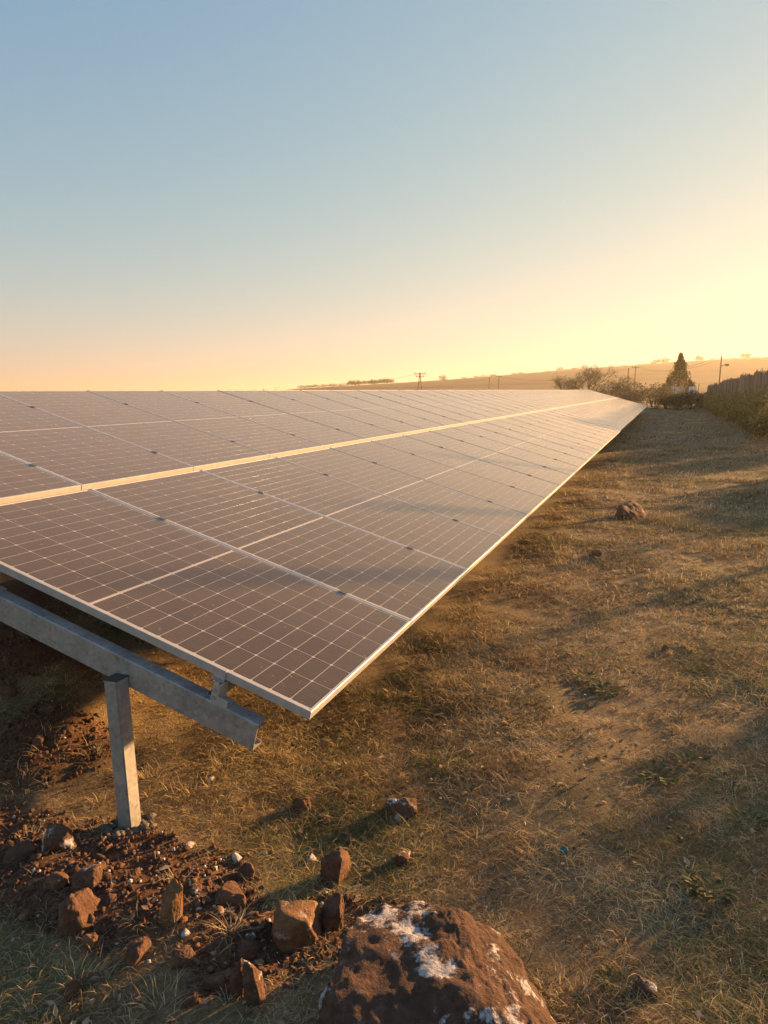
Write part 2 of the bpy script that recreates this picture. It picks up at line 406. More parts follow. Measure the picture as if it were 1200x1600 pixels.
# purlins: lipped channels along the row
LEN = NP*PITCHU
def channel(h, wd, t, lip):   # (a,b) profile, web at a=0, opening towards +a, b downwards from 0
    return [(0, -.005), (.0015, -.0015), (.005, 0), (wd, 0), (wd, -lip), (wd-t, -lip), (wd-t, -t), (t, -t), (t, -h+t), (wd-t, -h+t), (wd-t, -h+lip), (wd, -h+lip), (wd, -h), (0, -h)]
for v_ in PV:
    bm = bmesh.new(); extrude_profile(bm, [(v_-.02+a_, b_-PT-.003) for a_, b_ in channel(.08, .045, .003, .014)], -.03, LEN)
    bmesh.ops.recalc_face_normals(bm, faces=bm.faces); mesh_bm('purlin', bm, M_GALV, root)
# rafters up the slope, posts, brackets
RD = .1215
rafter_prof = channel(.118, .06, .0035, .016)
bm = bmesh.new()
n = len(rafter_prof)
A = [bm.verts.new((a_, 0, b_)) for a_, b_ in rafter_prof]; B = [bm.verts.new((a_, 4.45-.182, b_)) for a_, b_ in rafter_prof]
for i in range(n): bm.faces.new((A[i], B[i], B[(i+1) % n], A[(i+1) % n]))
bm.faces.new(A); bm.faces.new(B[::-1]); bmesh.ops.recalc_face_normals(bm, faces=bm.faces)
RAFT = bpy.data.meshes.new('rafter'); bm.to_mesh(RAFT); bm.free(); RAFT.materials.append(M_GALV)
def lplate():
    bm = bmesh.new()
    o = [(-.018, -.002), (-.018, .078), (.014, .078), (.014, .030), (.062, .030), (.062, -.002)]   # (down slope, up)
    A = [bm.verts.new((-.034, -a_, b_)) for a_, b_ in o]; B = [bm.verts.new((-.028, -a_, b_)) for a_, b_ in o]
    for i in range(6): bm.faces.new((A[i], A[(i+1) % 6], B[(i+1) % 6], B[i]))
    bm.faces.new(A[::-1]); bm.faces.new(B)
    box(bm, -.028, .03, -.014, -.008, 0, .078); box(bm, -.028, .03, -.062, -.008, 0, .005)
    bmesh.ops.recalc_face_normals(bm, faces=bm.faces)
    return bm
BR = bpy.data.meshes.new('bracket'); b_ = lplate(); b_.to_mesh(BR); b_.free(); BR.materials.append(M_ALU)
bm = bmesh.new()
for (yy, zz) in ((.004, .055), (.002, .02)): tube(bm, [(-.044, yy, zz), (-.034, yy, zz)], [.008, .008], 6)
BOLT = bpy.data.meshes.new('bolt'); bm.to_mesh(BOLT); bm.free(); BOLT.materials.append(M_GALV)
PS = .036
def post(name, cx, cy, ztop, lean=0.0):
    zb = float(gz(cx, cy))-.25
    bm = bmesh.new(); vs = box(bm, -PS, PS, -PS, PS, zb, ztop)
    bmesh.ops.bevel(bm, geom=[e for e in bm.edges if abs(e.verts[0].co.z-e.verts[1].co.z) > .1], offset=.006, segments=2, affect='EDGES')
    bmesh.ops.transform(bm, matrix=MAI @ Matrix.Translation((cx, cy, 0)) @ Matrix.Rotation(lean, 4, 'Y'), verts=bm.verts)
    o = mesh_bm('post', bm, M_GALV, root)
    bm = bmesh.new(); box(bm, -PS-.001, PS+.001, -PS-.001, PS+.001, ztop, ztop+.004)
    bmesh.ops.transform(bm, matrix=MAI @ Matrix.Translation((cx, cy, 0)) @ Matrix.Rotation(lean, 4, 'Y'), verts=bm.verts)
    mesh_bm('post_mouth_shade', bm, M_DARK, o)  # dark plate for the open tube top, shade put into its colour
for k in range(17):
    u_ = -.05 + k*3*PITCHU + (0 if k == 0 else .3)
    if u_ > LEN: break
    inst('rafter', RAFT, root, Matrix.Translation((u_, .182, -RD)))
    for v_ in PV:
        br = inst('bracket', BR, root, Matrix.Translation((u_+.038, v_-.02, -RD)))
        if k == 0: inst('bolt', BOLT, br)
    yw = a2w(u_, 0).y
    post('post', -.852, yw-.0015-PS, H0+.035+u_*SLP, -.035 if k == 0 else 0); post('post', -3.55, yw-.0015-PS, H0+.77+u_*SLP)

# ------------------------------------------------------------------ rocks
def rock_mesh(name, dims, seed, mat, sub=3, npts=16, rough=.05, cut=None):
    rg = random.Random(seed); bm = bmesh.new()
    for _ in range(npts):
        v = Vector((rg.gauss(0, 1), rg.gauss(0, 1), rg.gauss(0, 1))).normalized()
        v = Vector(tuple(math.copysign(abs(c_)**.8, c_) for c_ in v))*rg.uniform(.82, 1.08); bm.verts.new(v)
    r = bmesh.ops.convex_hull(bm, input=bm.verts)
    bmesh.ops.delete(bm, geom=[e for e in r['geom_interior'] if isinstance(e, bmesh.types.BMVert)], context='VERTS')
    bmesh.ops.triangulate(bm, faces=bm.faces)
    for s in range(sub):
        bmesh.ops.subdivide_edges(bm, edges=bm.edges, cuts=1, use_grid_fill=True)
        bmesh.ops.triangulate(bm, faces=[f for f in bm.faces if len(f.verts) > 3])
        if s < 2: bmesh.ops.smooth_vert(bm, verts=bm.verts, factor=.15, use_axis_x=True, use_axis_y=True, use_axis_z=True)
    from mathutils import noise as mn
    off = Vector((rg.uniform(0, 50), rg.uniform(0, 50), rg.uniform(0, 50)))
    bm.normal_update()
    D = Vector([d/2 for d in dims])
    for v in bm.verts:
        k = mn.fractal(v.co*2.2+off, .8, 2.1, 4)*rough*1.9 + mn.ridged_multi_fractal(v.co*3.1+off, .9, 2.2, 4, .9, 2.0)*rough*.55 - rough*.5 + mn.fractal(v.co*11+off, .6, 2.1, 3)*rough*.55
        v.co = v.co*(1+k)
    for v in bm.verts: v.co = Vector((v.co.x*D.x, v.co.y*D.y, v.co.z*D.z))
    me = bpy.data.meshes.new(name); bm.normal_update(); bm.to_mesh(me); bm.free()
    for p in me.polygons: p.use_smooth = True
    me.materials.append(mat); return me
def ground_at(px, py):
    """walk along the pixel's ray down to the ground"""
    d = ray(px, py); t = np.geomspace(.6, 120, 900); q = CAM+d*t[:, None]
    k = int(np.argmax(q[:, 2]-gz(q[:, 0], q[:, 1]) <= 0)); t = np.linspace(t[k-1], t[k], 40); q = CAM+d*t[:, None]
    q = q[int(np.argmax(q[:, 2]-gz(q[:, 0], q[:, 1]) <= 0))]
    return q
def rock(px, py, wpx, hpx, label, mat, seed, name='stone', depth=1.0, rz=None, group=None, sub=4, sink=.42, npts=16, tilt=0, cat='stone'):
    """px,py: middle of its visible foot on the ground; wpx: width, hpx: visible height in photo pixels"""
    q = ground_at(px, py); _, _, z = project(q); m = z/FPX
    wd = wpx*m; hgt = hpx*m
    dist = np.hypot(*(q-CAM)[:2]); ang = math.atan2(CAM[2], dist)
    dp = wd*depth
    hh_ = max(.35*wd, (hgt-.5*dp*math.sin(ang))/math.cos(ang))/(1-sink)
    me = rock_mesh(name, (wd*1.04, dp, hh_), seed, mat, sub, npts)
    o = inst(name, me)
    dirv = np.array([q[0]-CAM[0], q[1]-CAM[1]]); dirv /= np.linalg.norm(dirv)
    c_ = q[:2]+dirv*dp*.42
    o.location = (c_[0], c_[1], float(gz(c_[0], c_[1]))+hh_*(.5-sink))
    o.rotation_euler = (tilt, random.uniform(-.15, .15), (math.atan2(dirv[1], dirv[0])-math.pi/2) if rz is None else rz)
    tag(o, label, cat, group); return o
bq = ground_at(668, 1660); bo = inst('boulder', rock_mesh('boulder', (.84, .95, .60), 4, M_BOULDER, 5, 44, .034))
bo.location = (bq[0], bq[1], bq[2]-.02); bo.rotation_euler = (0, .06, .5)
tag(bo, 'huge foreground boulder, red-brown with white lime patches, cut by the bottom edge', 'boulder')
rock(462, 1495, 92, 92, 'tan faceted rock leaning on the left side of the huge boulder', M_TAN, 12, 'rock', .9, sub=3, cat='rock')
rock(518, 1458, 42, 62, 'narrow red stone wedged between the tan rock and the huge boulder', M_ROCK, 13)
rock(530, 1395, 88, 66, 'blocky brown rock with flat shaded face behind the huge boulder', M_ROCK, 21, 'rock', .9, npts=11, cat='rock')
rock(622, 1283, 62, 40, 'rounded brown stone with white rim lying in the grass beyond the boulder', M_ROCKW, 8, 'stone', .8)
rock(627, 1353, 36, 25, 'small white-spotted stone in grass just above the huge boulder', M_ROCKW, 31)
rock(470, 1275, 34, 32, 'small upright brown stone in grass left of the rounded stone', M_ROCK, 32)
rock(505, 1294, 26, 18, 'small dark stone in grass right below the small upright stone', M_ROCK, 33)
rock(100, 1332, 66, 55, 'earthy rock with orange sunlit corner just below the post', M_ROCKW, 41, 'rock', cat='rock')
rock(30, 1352, 60, 36, 'low dark rock at the left edge below the post', M_ROCK, 42, 'rock', .8, cat='rock')
rock(138, 1398, 56, 52, 'white-veined pale stone below the earthy rock', M_ROCKW, 43)
rock(127, 1458, 74, 62, 'smooth dark brown rock under the white-veined stone', M_ROCK, 44, 'rock', .8, npts=26, cat='rock')
rock(92, 1392, 46, 30, 'flat reddish stone left of the white-veined stone', M_ROCK, 45)
rock(269, 1448, 42, 70, 'upright tan slab in the middle of the dug soil', M_TAN, 46, 'stone', .6)
rock(362, 1420, 58, 40, 'broad red stone right of the upright tan slab', M_ROCK, 47)
rock(385, 1378, 34, 30, 'small angular red stone above the broad red stone', M_ROCK, 48)
rock(216, 1512, 46, 38, 'dark rounded stone below the upright tan slab', M_ROCK, 49)
rock(141, 1483, 26, 24, 'pale chalky stone below the smooth dark rock', M_TAN, 50)
rock(286, 1518, 40, 34, 'leaning red stone low in the dug soil', M_ROCK, 51)
rock(334, 1552, 44, 34, 'square-faced red stone left of the dark split stones', M_ROCK, 52, npts=9)
rock(384, 1505, 48, 34, 'flat-topped red stone below the left flank of the tan rock', M_ROCK, 53, npts=10)
rock(370, 1562, 28, 56, 'left one of two dark split stones beside the boulder', M_ROCK, 54, depth=.9)
rock(398, 1575, 40, 66, 'right one of two dark split stones, with a white fleck, beside the boulder', M_ROCKW, 55, depth=.9)
rock(118, 1566, 30, 30, 'lone orange-brown stone in the grass at bottom left', M_ROCK, 56)
rock(300, 1575, 36, 26, 'small stone half hidden by dry straw at the bottom edge', M_ROCK, 57)
rock(1010, 1562, 40, 32, 'lone reddish stone with white underside in grass at bottom right', M_ROCKW, 58)
rock(980, 812, 62, 40, 'brown angular rock alone on the grass right of the array', M_TAN, 66, 'rock', .8, npts=15, cat='rock', sink=.4)
rock(932, 870, 22, 12, 'flat whitish stone on the grass nearer than the brown angular rock', M_TAN, 62)
rock(1040, 1020, 16, 12, 'small pale pinkish stone in the green patch at right', M_TAN, 63)
rock(888, 1029, 22, 10, 'small flat reddish stone in the middle of the grass', M_ROCK, 64)
for i, (px, py, s) in enumerate([(291, 1468, 21), (488, 1354, 26), (300, 1384, 15), (372, 1350, 22), (270, 1333, 12), (203, 1380, 9), (337, 1362, 14), (415, 1336, 9), (200, 1303, 8),
                                 (330, 1222, 14), (20, 1470, 9), (310, 1425, 10), (183, 1478, 9), (233, 1508, 10), (255, 1345, 8), (793, 1252, 11), (885, 1360, 6), (862, 1107, 8), (1012, 893, 9), (1000, 850, 7), (1175, 1338, 9), (820, 1290, 8)]):
    rock(px, py, s, s*.7, 'small white stone chip', M_WHITE, 200+i, 'stone_chip', .8, group='white stone chips on soil and grass', sub=1, npts=9, rz=random.uniform(0, 6))
for i, (px, py, w_) in enumerate([(40, 1000, 30), (95, 985, 22), (130, 1010, 26), (20, 1090, 34), (75, 1120, 28), (120, 1100, 24), (60, 1170, 24), (110, 1150, 18), (25, 960, 24), (140, 1065, 20), (15, 1140, 22), (180, 985, 18)]):
    rock(px, py, w_, w_*.7, 'earth-covered stone on the dug bank beneath the panels', M_ROCK, 500+i, 'stone', 1, group='stones on the bank under the panels', sub=3, npts=12, rz=random.uniform(0, 6))
n_st = 0
while n_st < 70:
    px, py = random.uniform(0, 480), random.uniform(1290, 1590); q = ground_at(px, py)
    if soilmask(q[0], q[1]) < .5: continue
    rock(px, py, random.uniform(9, 26), random.uniform(6, 15), 'small red-brown stone on the dug soil', random.choice([M_ROCK, M_ROCK, M_ROCK, M_TAN, M_ROCKW]), 300+n_st, 'stone', 1, group='small stones scattered on the dug soil', sub=1, npts=11, rz=random.uniform(0, 6)); n_st += 1
# gravel: crumbs of soil, far too many to count
base_v = []
bm = bmesh.new(); bmesh.ops.create_icosphere(bm, subdivisions=1, radius=1); iv = np.array([v.co[:] for v in bm.verts]); iff = np.array([[v.index for v in f.verts] for f in bm.faces]); bm.free()
def crumbs(name, mat, label, cat, n, smin, smax, seed, cond):
    rg = np.random.default_rng(seed); out = []
    while len(out) < n:
        x = rg.uniform(-3.5, 1.6, 4000); y = rg.uniform(-1.2, 1.6, 4000)
        k = cond(x, y) > rg.uniform(0, 1, 4000); out += list(zip(x[k], y[k]))
    xy = np.array(out[:n]); s = smin+(smax-smin)*rg.uniform(0, 1, n)**5
    jit = 1+.38*np.clip(rg.normal(size=(n, len(iv), 1)), -1.6, 1.6); sc = s[:, None]*rg.uniform(.6, 1.2, (n, 3))
    Vv = iv[None]*jit*sc[:, None, :]; Vv[..., 0] += xy[:, :1]; Vv[..., 1] += xy[:, 1:]
    Vv[..., 2] += (gz(xy[:, 0], xy[:, 1])+s*.35)[:, None]
    Ff = (iff[None]+(np.arange(n)*len(iv))[:, None, None]).reshape(-1, 3)
    o = mesh_np(name, Vv.reshape(-1, 3), Ff, mat, None, False); tag(o, label, cat, kind='stuff')
crumbs('gravel', M_ROCK, 'crumbled red earth and gravel over the dug soil', 'gravel', 17000, .0015, .013, 5, lambda x, y: soilmask(x, y))
crumbs('white_grit', M_WHITE, 'fine white grit strewn over the dug soil', 'grit', 500, .0025, .009, 6, lambda x, y: soilmask(x, y)*(.2+.8*gauss(x, y, -.2, -.25, .5, .25)))
# concrete collar at the foot of the near post
bm = bmesh.new()
cx, cy = -.852, a2w(-.05, 0).y-PS
for k in range(34):
    t = k/34*2*math.pi+random.uniform(-.2, .2); rr_ = random.uniform(.05, .115); s = random.uniform(.008, .026)
    vs = bmesh.ops.create_icosphere(bm, subdivisions=2, radius=s)['verts']
    for v in vs: v.co *= 1+random.uniform(-.3, .3); v.co.z *= .7
    px_, py_ = cx+rr_*math.cos(t), cy+rr_*math.sin(t)
    bmesh.ops.translate(bm, vec=(px_, py_, float(gz(px_, py_))+s*.25), verts=vs)
tag(mesh_bm('concrete_footing', bm, M_CONC, None, True), 'crumbly grey concrete collar around the foot of the near post', 'footing')

# ------------------------------------------------------------------ grass
def strands(x, y, L, wdt, azi, lift, curl, tone, segs, droop=1.0, z0=None):
    n = len(x); t = np.linspace(0, 1, segs+1)
    pts = np.zeros((n, segs+1, 3)); a_ = azi.copy(); e_ = lift.copy()
    pts[:, 0, 0] = x; pts[:, 0, 1] = y; pts[:, 0, 2] = gz(x, y)-.002 if z0 is None else z0
    st = L/segs
    for k in range(segs):
        pts[:, k+1, 0] = pts[:, k, 0]+np.cos(a_)*np.cos(e_)*st
        pts[:, k+1, 1] = pts[:, k, 1]+np.sin(a_)*np.cos(e_)*st
        pts[:, k+1, 2] = pts[:, k, 2]+np.sin(e_)*st
        a_ = a_+curl/segs; e_ = e_-droop*(1.6*lift)/segs
    gmin = gz(pts[:, -1, 0], pts[:, -1, 1])+.004
    pts[:, -1, 2] = np.maximum(pts[:, -1, 2], gmin)
    side = np.stack([-np.sin(azi), np.cos(azi), np.zeros(n)], 1)
    wk = wdt[:, None]*(1-t[None, :]**1.5*.85)
    A = pts-side[:, None]*wk[..., None]/2; B = pts+side[:, None]*wk[..., None]/2
    Vv = np.stack([A, B], 2).reshape(n, -1, 3)
    b0 = (np.arange(n)*2*(segs+1))[:, None]+(np.arange(segs)*2)[None, :]
    Ff = np.stack([b0, b0+1, b0+3, b0+2], -1).reshape(-1, 4)
    tn = np.repeat(tone, 2*(segs+1))
    return Vv.reshape(-1, 3), Ff, tn
GV, GF, GT = [], [], []; gofs = 0
def add_strands(*a, **k):
    global gofs
    v, f, t = strands(*a, **k); GV.append(v); GF.append(f+gofs); GT.append(t); gofs += len(v)
def visible(x, y, margin=260, z=0):
    P_ = np.stack([x, y, gz(x, y)+z], 1); px, py, zz = project(P_)
    ok = (zz > .3) & (px > -margin) & (px < 1200+margin) & (py < 1600+margin)
    hid = (x < -.35) & (y > np.where(x < -1, 3.0, 1.6))      # under the panels, out of sight
    return ok & ~hid
def turf(rmin, rmax, dens, L0, L1, w0, segs, seed, clump=.07, lie=.55):
    rg = np.random.default_rng(seed)
    xm0, xm1 = (-5, 3.5) if rmax < 8 else (-2, 9)
    ym0, ym1 = -1.6, rmax
    area = (xm1-xm0)*(ym1-ym0); nt_ = int(area*dens/14)
    cx = rg.uniform(xm0, xm1, nt_); cy = rg.uniform(ym0, ym1, nt_)
    r = np.hypot(cx-CAM[0], cy-CAM[1]); k = (r >= rmin) & (r < rmax) & visible(cx, cy)
    sm = soilmask(cx, cy); dn = .42+2.1*(vnoise(cx, cy, .5, 71)+.7*vnoise(cx, cy, .15, 72)+.2)
    k &= rg.uniform(0, 1, nt_) < dn*(1-.93*sm)
    cx, cy = cx[k], cy[k]; m = len(cx); per = 14
    sp = clump*rg.uniform(.6, 1.6, m)
    x = np.repeat(cx, per)+rg.normal(size=m*per)*np.repeat(sp, per); y = np.repeat(cy, per)+rg.normal(size=m*per)*np.repeat(sp, per)
    th0 = np.repeat(rg.uniform(0, 2*np.pi, m), per)
    azi = th0+rg.normal(size=m*per)*1.0
    tall = np.repeat(.55+1.1*np.clip(vnoise(cx, cy, .6, 73)+.45, 0, 1), per)
    L = rg.uniform(L0, L1, m*per)*tall
    lift = np.abs(rg.normal(size=m*per))*lie+.08; lift = np.clip(lift, .05, 1.35)
    gm = np.repeat(greenmask(cx, cy), per); tt = rg.beta(2.2, 2.0, m*per)*.72
    tt = np.clip(tt+np.repeat(rg.normal(size=m)*.15+.7*vnoise(cx, cy, .33, 75)+.4*vnoise(cx, cy, .12, 76), per), 0, .74)
    isg = rg.uniform(0, 1, m*per) < .05+.42*gm; tt[isg] = rg.uniform(.78, 1, isg.sum())
    w_ = w0*rg.uniform(.6, 1.4, m*per)
    add_strands(x, y, L, w_, azi, lift, rg.normal(size=m*per)*1.5, tt, segs)
turf(0, 3.3, 13500, .03, .10, .0023, 3, 1, .05, .42)
turf(3.3, 6.0, 7000, .035, .10, .0036, 3, 2, .06, .45)
turf(6.0, 12, 2300, .05, .11, .0066, 2, 3, .08, .5)
turf(12, 26, 560, .06, .14, .013, 2, 4, .12, .5)
turf(26, 75, 60, .08, .2, .03, 2, 5, .25, .6)
# taller dry tufts and single straws
def tuft(px, py, n, L, spread, tone=.6, lift=.9):
    q = ground_at(px, py); rg = np.random.default_rng(int(px*7+py))
    x = q[0]+rg.normal(size=n)*spread; y = q[1]+rg.normal(size=n)*spread
    azi = np.arctan2(y-q[1], x-q[0])+rg.normal(size=n)*.5
    add_strands(x, y, L*.72*rg.uniform(.5, 1.1, n), .0026*rg.uniform(.6, 1.3, n), azi, np.clip(rg.normal(size=n)*.3+lift, .2, 1.4), rg.normal(size=n)*.8, np.clip(rg.normal(size=n)*.1+tone, 0, .73), 4)
for t_ in [(275, 1378, 26, .12, .012), (360, 1455, 34, .16, .02), (540, 1400, 30, .11, .015), (215, 1440, 18, .10, .02), (45, 1310, 24, .13, .02), (150, 1180, 60, .17, .05), (80, 1170, 50, .15, .05),
           (240, 1215, 60, .16, .05), (300, 1240, 70, .14, .05), (350, 1200, 60, .14, .05), (30, 1230, 40, .14, .04), (430, 1180, 60, .13, .05), (990, 955, 40, .22, .03), (640, 1010, 80, .14, .08), (720, 960, 70, .14, .08), (560, 1080, 70, .13, .06),
           (120, 1540, 60, .12, .05), (250, 1580, 50, .13, .04), (900, 1560, 50, .12, .05), (620, 1200, 50, .12, .05), (760, 1120, 50, .12, .05)]: tuft(*t_)
rgt = np.random.default_rng(91); nT = 5200
tx = rgt.uniform(-3, 4.5, nT); ty = rgt.uniform(-1.4, 11, nT)
kk = visible(tx, ty) & (soilmask(tx, ty) < .4) & (rgt.uniform(0, 1, nT) < .25+1.6*np.clip(vnoise(tx, ty, .8, 93)+.1, 0, 1))
tx, ty = tx[kk], ty[kk]; per = 22; m_ = len(tx)
az0 = rgt.uniform(0, 6.3, m_*per); sp_ = np.abs(rgt.normal(size=m_*per))*.022
rw = np.repeat(1+np.clip(np.hypot(tx-CAM[0], ty-CAM[1])-2.5, 0, 9)*.28, per)
add_strands(np.repeat(tx, per)+sp_*np.cos(az0), np.repeat(ty, per)+sp_*np.sin(az0), rgt.uniform(.03, .085, m_*per)*np.repeat(rgt.uniform(.6, 1.25, m_), per), .0022*rw*rgt.uniform(.7, 1.3, m_*per),
            az0+rgt.normal(size=m_*per)*.5, np.clip(rgt.normal(size=m_*per)*.35+.75, .15, 1.35), rgt.normal(size=m_*per), np.clip(np.repeat(rgt.normal(size=m_)*.1+.52, per)+rgt.normal(size=m_*per)*.1, 0, .73), 3)
tag(mesh_np('grass', np.concatenate(GV), np.concatenate(GF), M_GRASS, None, False, {'tone': np.concatenate(GT)}),
    'dry matted grass with green patches covering the ground beside the array', 'grass', kind='stuff')
# dead leaves lying about
def leafmesh(x, y, z, L, W, azi, pitch, tone, roll):
    n = len(x); s = np.array([[0, 0, 0], [.45, .5, .22], [1, 0, .1], [.45, -.5, .22], [.45, 0, 0]])
    p = np.repeat(s[None], n, 0); p[..., 0] *= L[:, None]; p[..., 1] *= W[:, None]; p[..., 2] *= W[:, None]*roll[:, None]
    c_, s_ = np.cos(pitch)[:, None], np.sin(pitch)[:, None]
    X_, Z_ = p[..., 0]*c_-p[..., 2]*s_, p[..., 0]*s_+p[..., 2]*c_
    ca, sa = np.cos(azi)[:, None], np.sin(azi)[:, None]
    Q = np.stack([x[:, None]+X_*ca-p[..., 1]*sa, y[:, None]+X_*sa+p[..., 1]*ca, z[:, None]+Z_], -1)
    b0 = (np.arange(n)*5)[:, None, None]; f = np.array([[0, 4, 1], [4, 2, 1], [0, 3, 4], [4, 3, 2]])[None]
    return Q.reshape(-1, 3), (f+b0).reshape(-1, 3), np.repeat(tone, 5)
rg = np.random.default_rng(77); n = 4200
x = rg.uniform(-.6, 3.2, n); y = rg.uniform(-1.4, 6, n); k = visible(x, y) & (rg.uniform(0, 1, n) < .1+.9*sst(-.1, .25, vnoise(x, y, .6, 81)+.15))
x, y = x[k], y[k]; n = len(x)
v, f, t = leafmesh(x, y, gz(x, y)+rg.uniform(.008, .03, n), rg.uniform(.015, .05, n), rg.uniform(.008, .024, n), rg.uniform(0, 6.3, n), rg.normal(size=n)*.3, rg.uniform(0, 1, n), rg.uniform(.2, 1.6, n))
tag(mesh_np('leaf_litter', v, f, M_LITTER, None, True, {'tone': t}), 'curled brown dead leaves strewn through the grass', 'leaf litter', kind='stuff')
# green rosettes
def rosette(px, py, n, L, label):
    q = ground_at(px, py); rg = np.random.default_rng(int(px)); r = empty('weed_rosette', q)
    for i in range(n*3):
        az = i*2.4+rg.uniform(-.4, .4); l = L*rg.uniform(.2, .5); rad = L*.5*math.sqrt(i/(n*3))
        v, f, t = leafmesh(np.array([rad*math.cos(az)]), np.array([rad*math.sin(az)]), np.array([.012]), np.array([l]), np.array([l*rg.uniform(.25, .5)]), np.array([az+rg.normal()*.7]), np.array([rg.uniform(-.1, .6)]), np.array([rg.uniform(0, 1)]), np.array([.5]))
        mesh_np('leaf', v, f, M_ROSETTE, r, True, {'tone': t})
    tag(r, label, 'weed', 'green weed rosettes in the grass')
for i, (px, py, n_, L_, lab) in enumerate([(1030, 1212, 15, .15, 'spiky green weed rosette left of the leafy green patch at right'), (1165, 1285, 16, .13, 'green weed rosette near the right edge above the bare spot'),
        (1110, 1392, 18, .14, 'broad green weed rosette below the bare spot at right'), (945, 1080, 14, .16, 'dark green weed rosette in the middle of the grass'), (915, 1060, 12, .14, 'small green weed rosette left of the dark green one'),
        (960, 1540, 14, .09, 'low green weed beside the lone reddish stone at bottom right'), (1080, 1190, 14, .13, 'leafy green weed above the spiky rosette at right')]): rosette(px, py, n_, L_, lab)
q = ground_at(881, 1334); bm = bmesh.new()
tube(bm, [(0, 0, 0), (0, 0, .012), (0, 0, .014)], [.017, .016, .012], 14)
o = mesh_bm('bottle_cap', bm, plain('teal_plastic', (.01, .10, .10), .4)); o.location = (q[0], q[1], q[2]+.012); o.rotation_euler = (.5, .2, 0)
tag(o, 'teal plastic bottle cap lying in the dry grass', 'bottle cap')

# ------------------------------------------------------------------ board fence and the weeds in front of it
FX0, FX1, FY0, FY1 = 5.6, 5.75, 28.5, 88.0
fence = empty('board_fence', (FX0, FY0, float(gz(FX0, FY0))))
tag(fence, 'tall rough fence of uneven weathered boards along the right side', 'fence')
def board_mesh(wd, h, t, seed):
    rg_ = random.Random(seed); bm = bmesh.new(); s = rg_.uniform(-.05, .05)
    vs = box(bm, -t/2, t/2, -wd/2, wd/2, 0, h)
    for v in vs:
        if v.co.z > .5: v.co.z += s*math.copysign(1, v.co.y); v.co.y *= rg_.uniform(.9, 1.0)
    me = bpy.data.meshes.new('board'); bm.to_mesh(me); bm.free(); me.materials.append(M_BOARD); return me
BW = [.20, .26, .32]; boards = {(a_, b_): board_mesh(BW[a_], 1.0, .035, a_*7+b_) for a_ in range(3) for b_ in range(3)}
yy = FY0; lev = 2.5
while yy < FY1:
    a_, b_ = random.randrange(3), random.randrange(3); wd = BW[a_]
    if random.random() < .22: lev = 2.55-.010*(yy-FY0)+random.uniform(-.13, .10)
    h = lev+random.uniform(-.07, .07)+(.28 if random.random() < .03 else 0)
    x_ = FX0+(FX1-FX0)*(yy-FY0)/(FY1-FY0)+random.uniform(-.015, .015)
    M = Matrix.Translation((x_-FX0, yy+wd/2-FY0, float(gz(x_, yy))-fence.location.z-.05)) @ Matrix.Rotation(random.uniform(-.02, .02), 4, 'X') @ Matrix.Diagonal((1, 1, h, 1))
    inst('board', boards[(a_, b_)], fence, M); yy += wd+random.uniform(.005, .03)
for zz in (.6, 1.7):
    bm = bmesh.new(); tube(bm, [(.055+(FX1-FX0)*t, (FY1-FY0)*t, zz+float(gz(FX0+.1, FY0+(FY1-FY0)*t))-fence.location.z) for t in np.linspace(0, 1, 16)], [.035]*16, 5)
    mesh_bm('rail', bm, M_BOARD, fence)
for yy, h, lx in [(10.9, 2.55, .3), (13.3, 2.5, .0), (17.3, 2.75, .1), (21.2, 2.3, -.1)]:
    bm = bmesh.new(); z_ = float(gz(FX0, yy)); tube(bm, [(0, yy-FY0, z_-fence.location.z-.2), (.03, yy-FY0+.02, z_-fence.location.z+h*.5), (.05+lx*.1, yy-FY0, z_-fence.location.z+h)], [.05, .047, .043], 8)
    mesh_bm('post', bm, M_POLE, fence)

def weedpatch(name, xs, ys, hs, mat, seed, label, cat, leaf=(.13, .32), nl=13, kind='stuff'):
    rg = np.random.default_rng(seed); VV, FF, TT = [], [], []; of = 0
    n = len(xs); z = gz(xs, ys)
    v, f, t = strands(xs, ys, hs, np.full(n, .012), rg.uniform(0, 6.3, n), rg.uniform(1.25, 1.5, n), rg.normal(size=n)*.4, np.full(n, .4), 3, .15)
    VV.append(v); FF.append(np.concatenate([f[:, [0, 1, 2]], f[:, [0, 2, 3]]])); TT.append(t); of += len(v)
    m = n*nl; k = np.repeat(np.arange(n), nl); hh = rg.uniform(.12, 1, m)**.8
    s0 = strands.__name__
    L = rg.uniform(*leaf, m)*(1.25-.5*hh)
    v, f, t = leafmesh(xs[k]+rg.normal(size=m)*.05*(1+hh), ys[k]+rg.normal(size=m)*.05*(1+hh), z[k]+hs[k]*hh*.96, L, L*rg.uniform(.25, .5, m), rg.uniform(0, 6.3, m), rg.normal(size=m)*.5-.1,
                       np.clip(rg.normal(size=m)*.24+.42+.28*hh, 0, 1), rg.uniform(.2, .8, m))
    VV.append(v); FF.append(f+of); TT.append(t)
    return tag(mesh_np(name, np.concatenate(VV), np.concatenate(FF), mat, None, False, {'tone': np.concatenate(TT)}), label, cat, kind=kind)
rg = np.random.default_rng(5)
xs = rg.uniform(4.2, 5.45, 2300); ys = 23+54*rg.uniform(0, 1, 2300)**1.25
front = 4.35+.35*vnoise(ys, ys*0, 3.0, 9); k = xs > front; xs, ys = xs[k], ys[k]
hs = (1.15+.6*vnoise(xs, ys, 2.2, 12)+.3*sst(4.3, 5.2, xs))*rg.uniform(.6, 1.1, len(xs))
weedpatch('tall_weeds', xs, ys, hs, M_WEED, 3, 'tall yellow-green leafy weeds growing in front of the board fence', 'weeds')
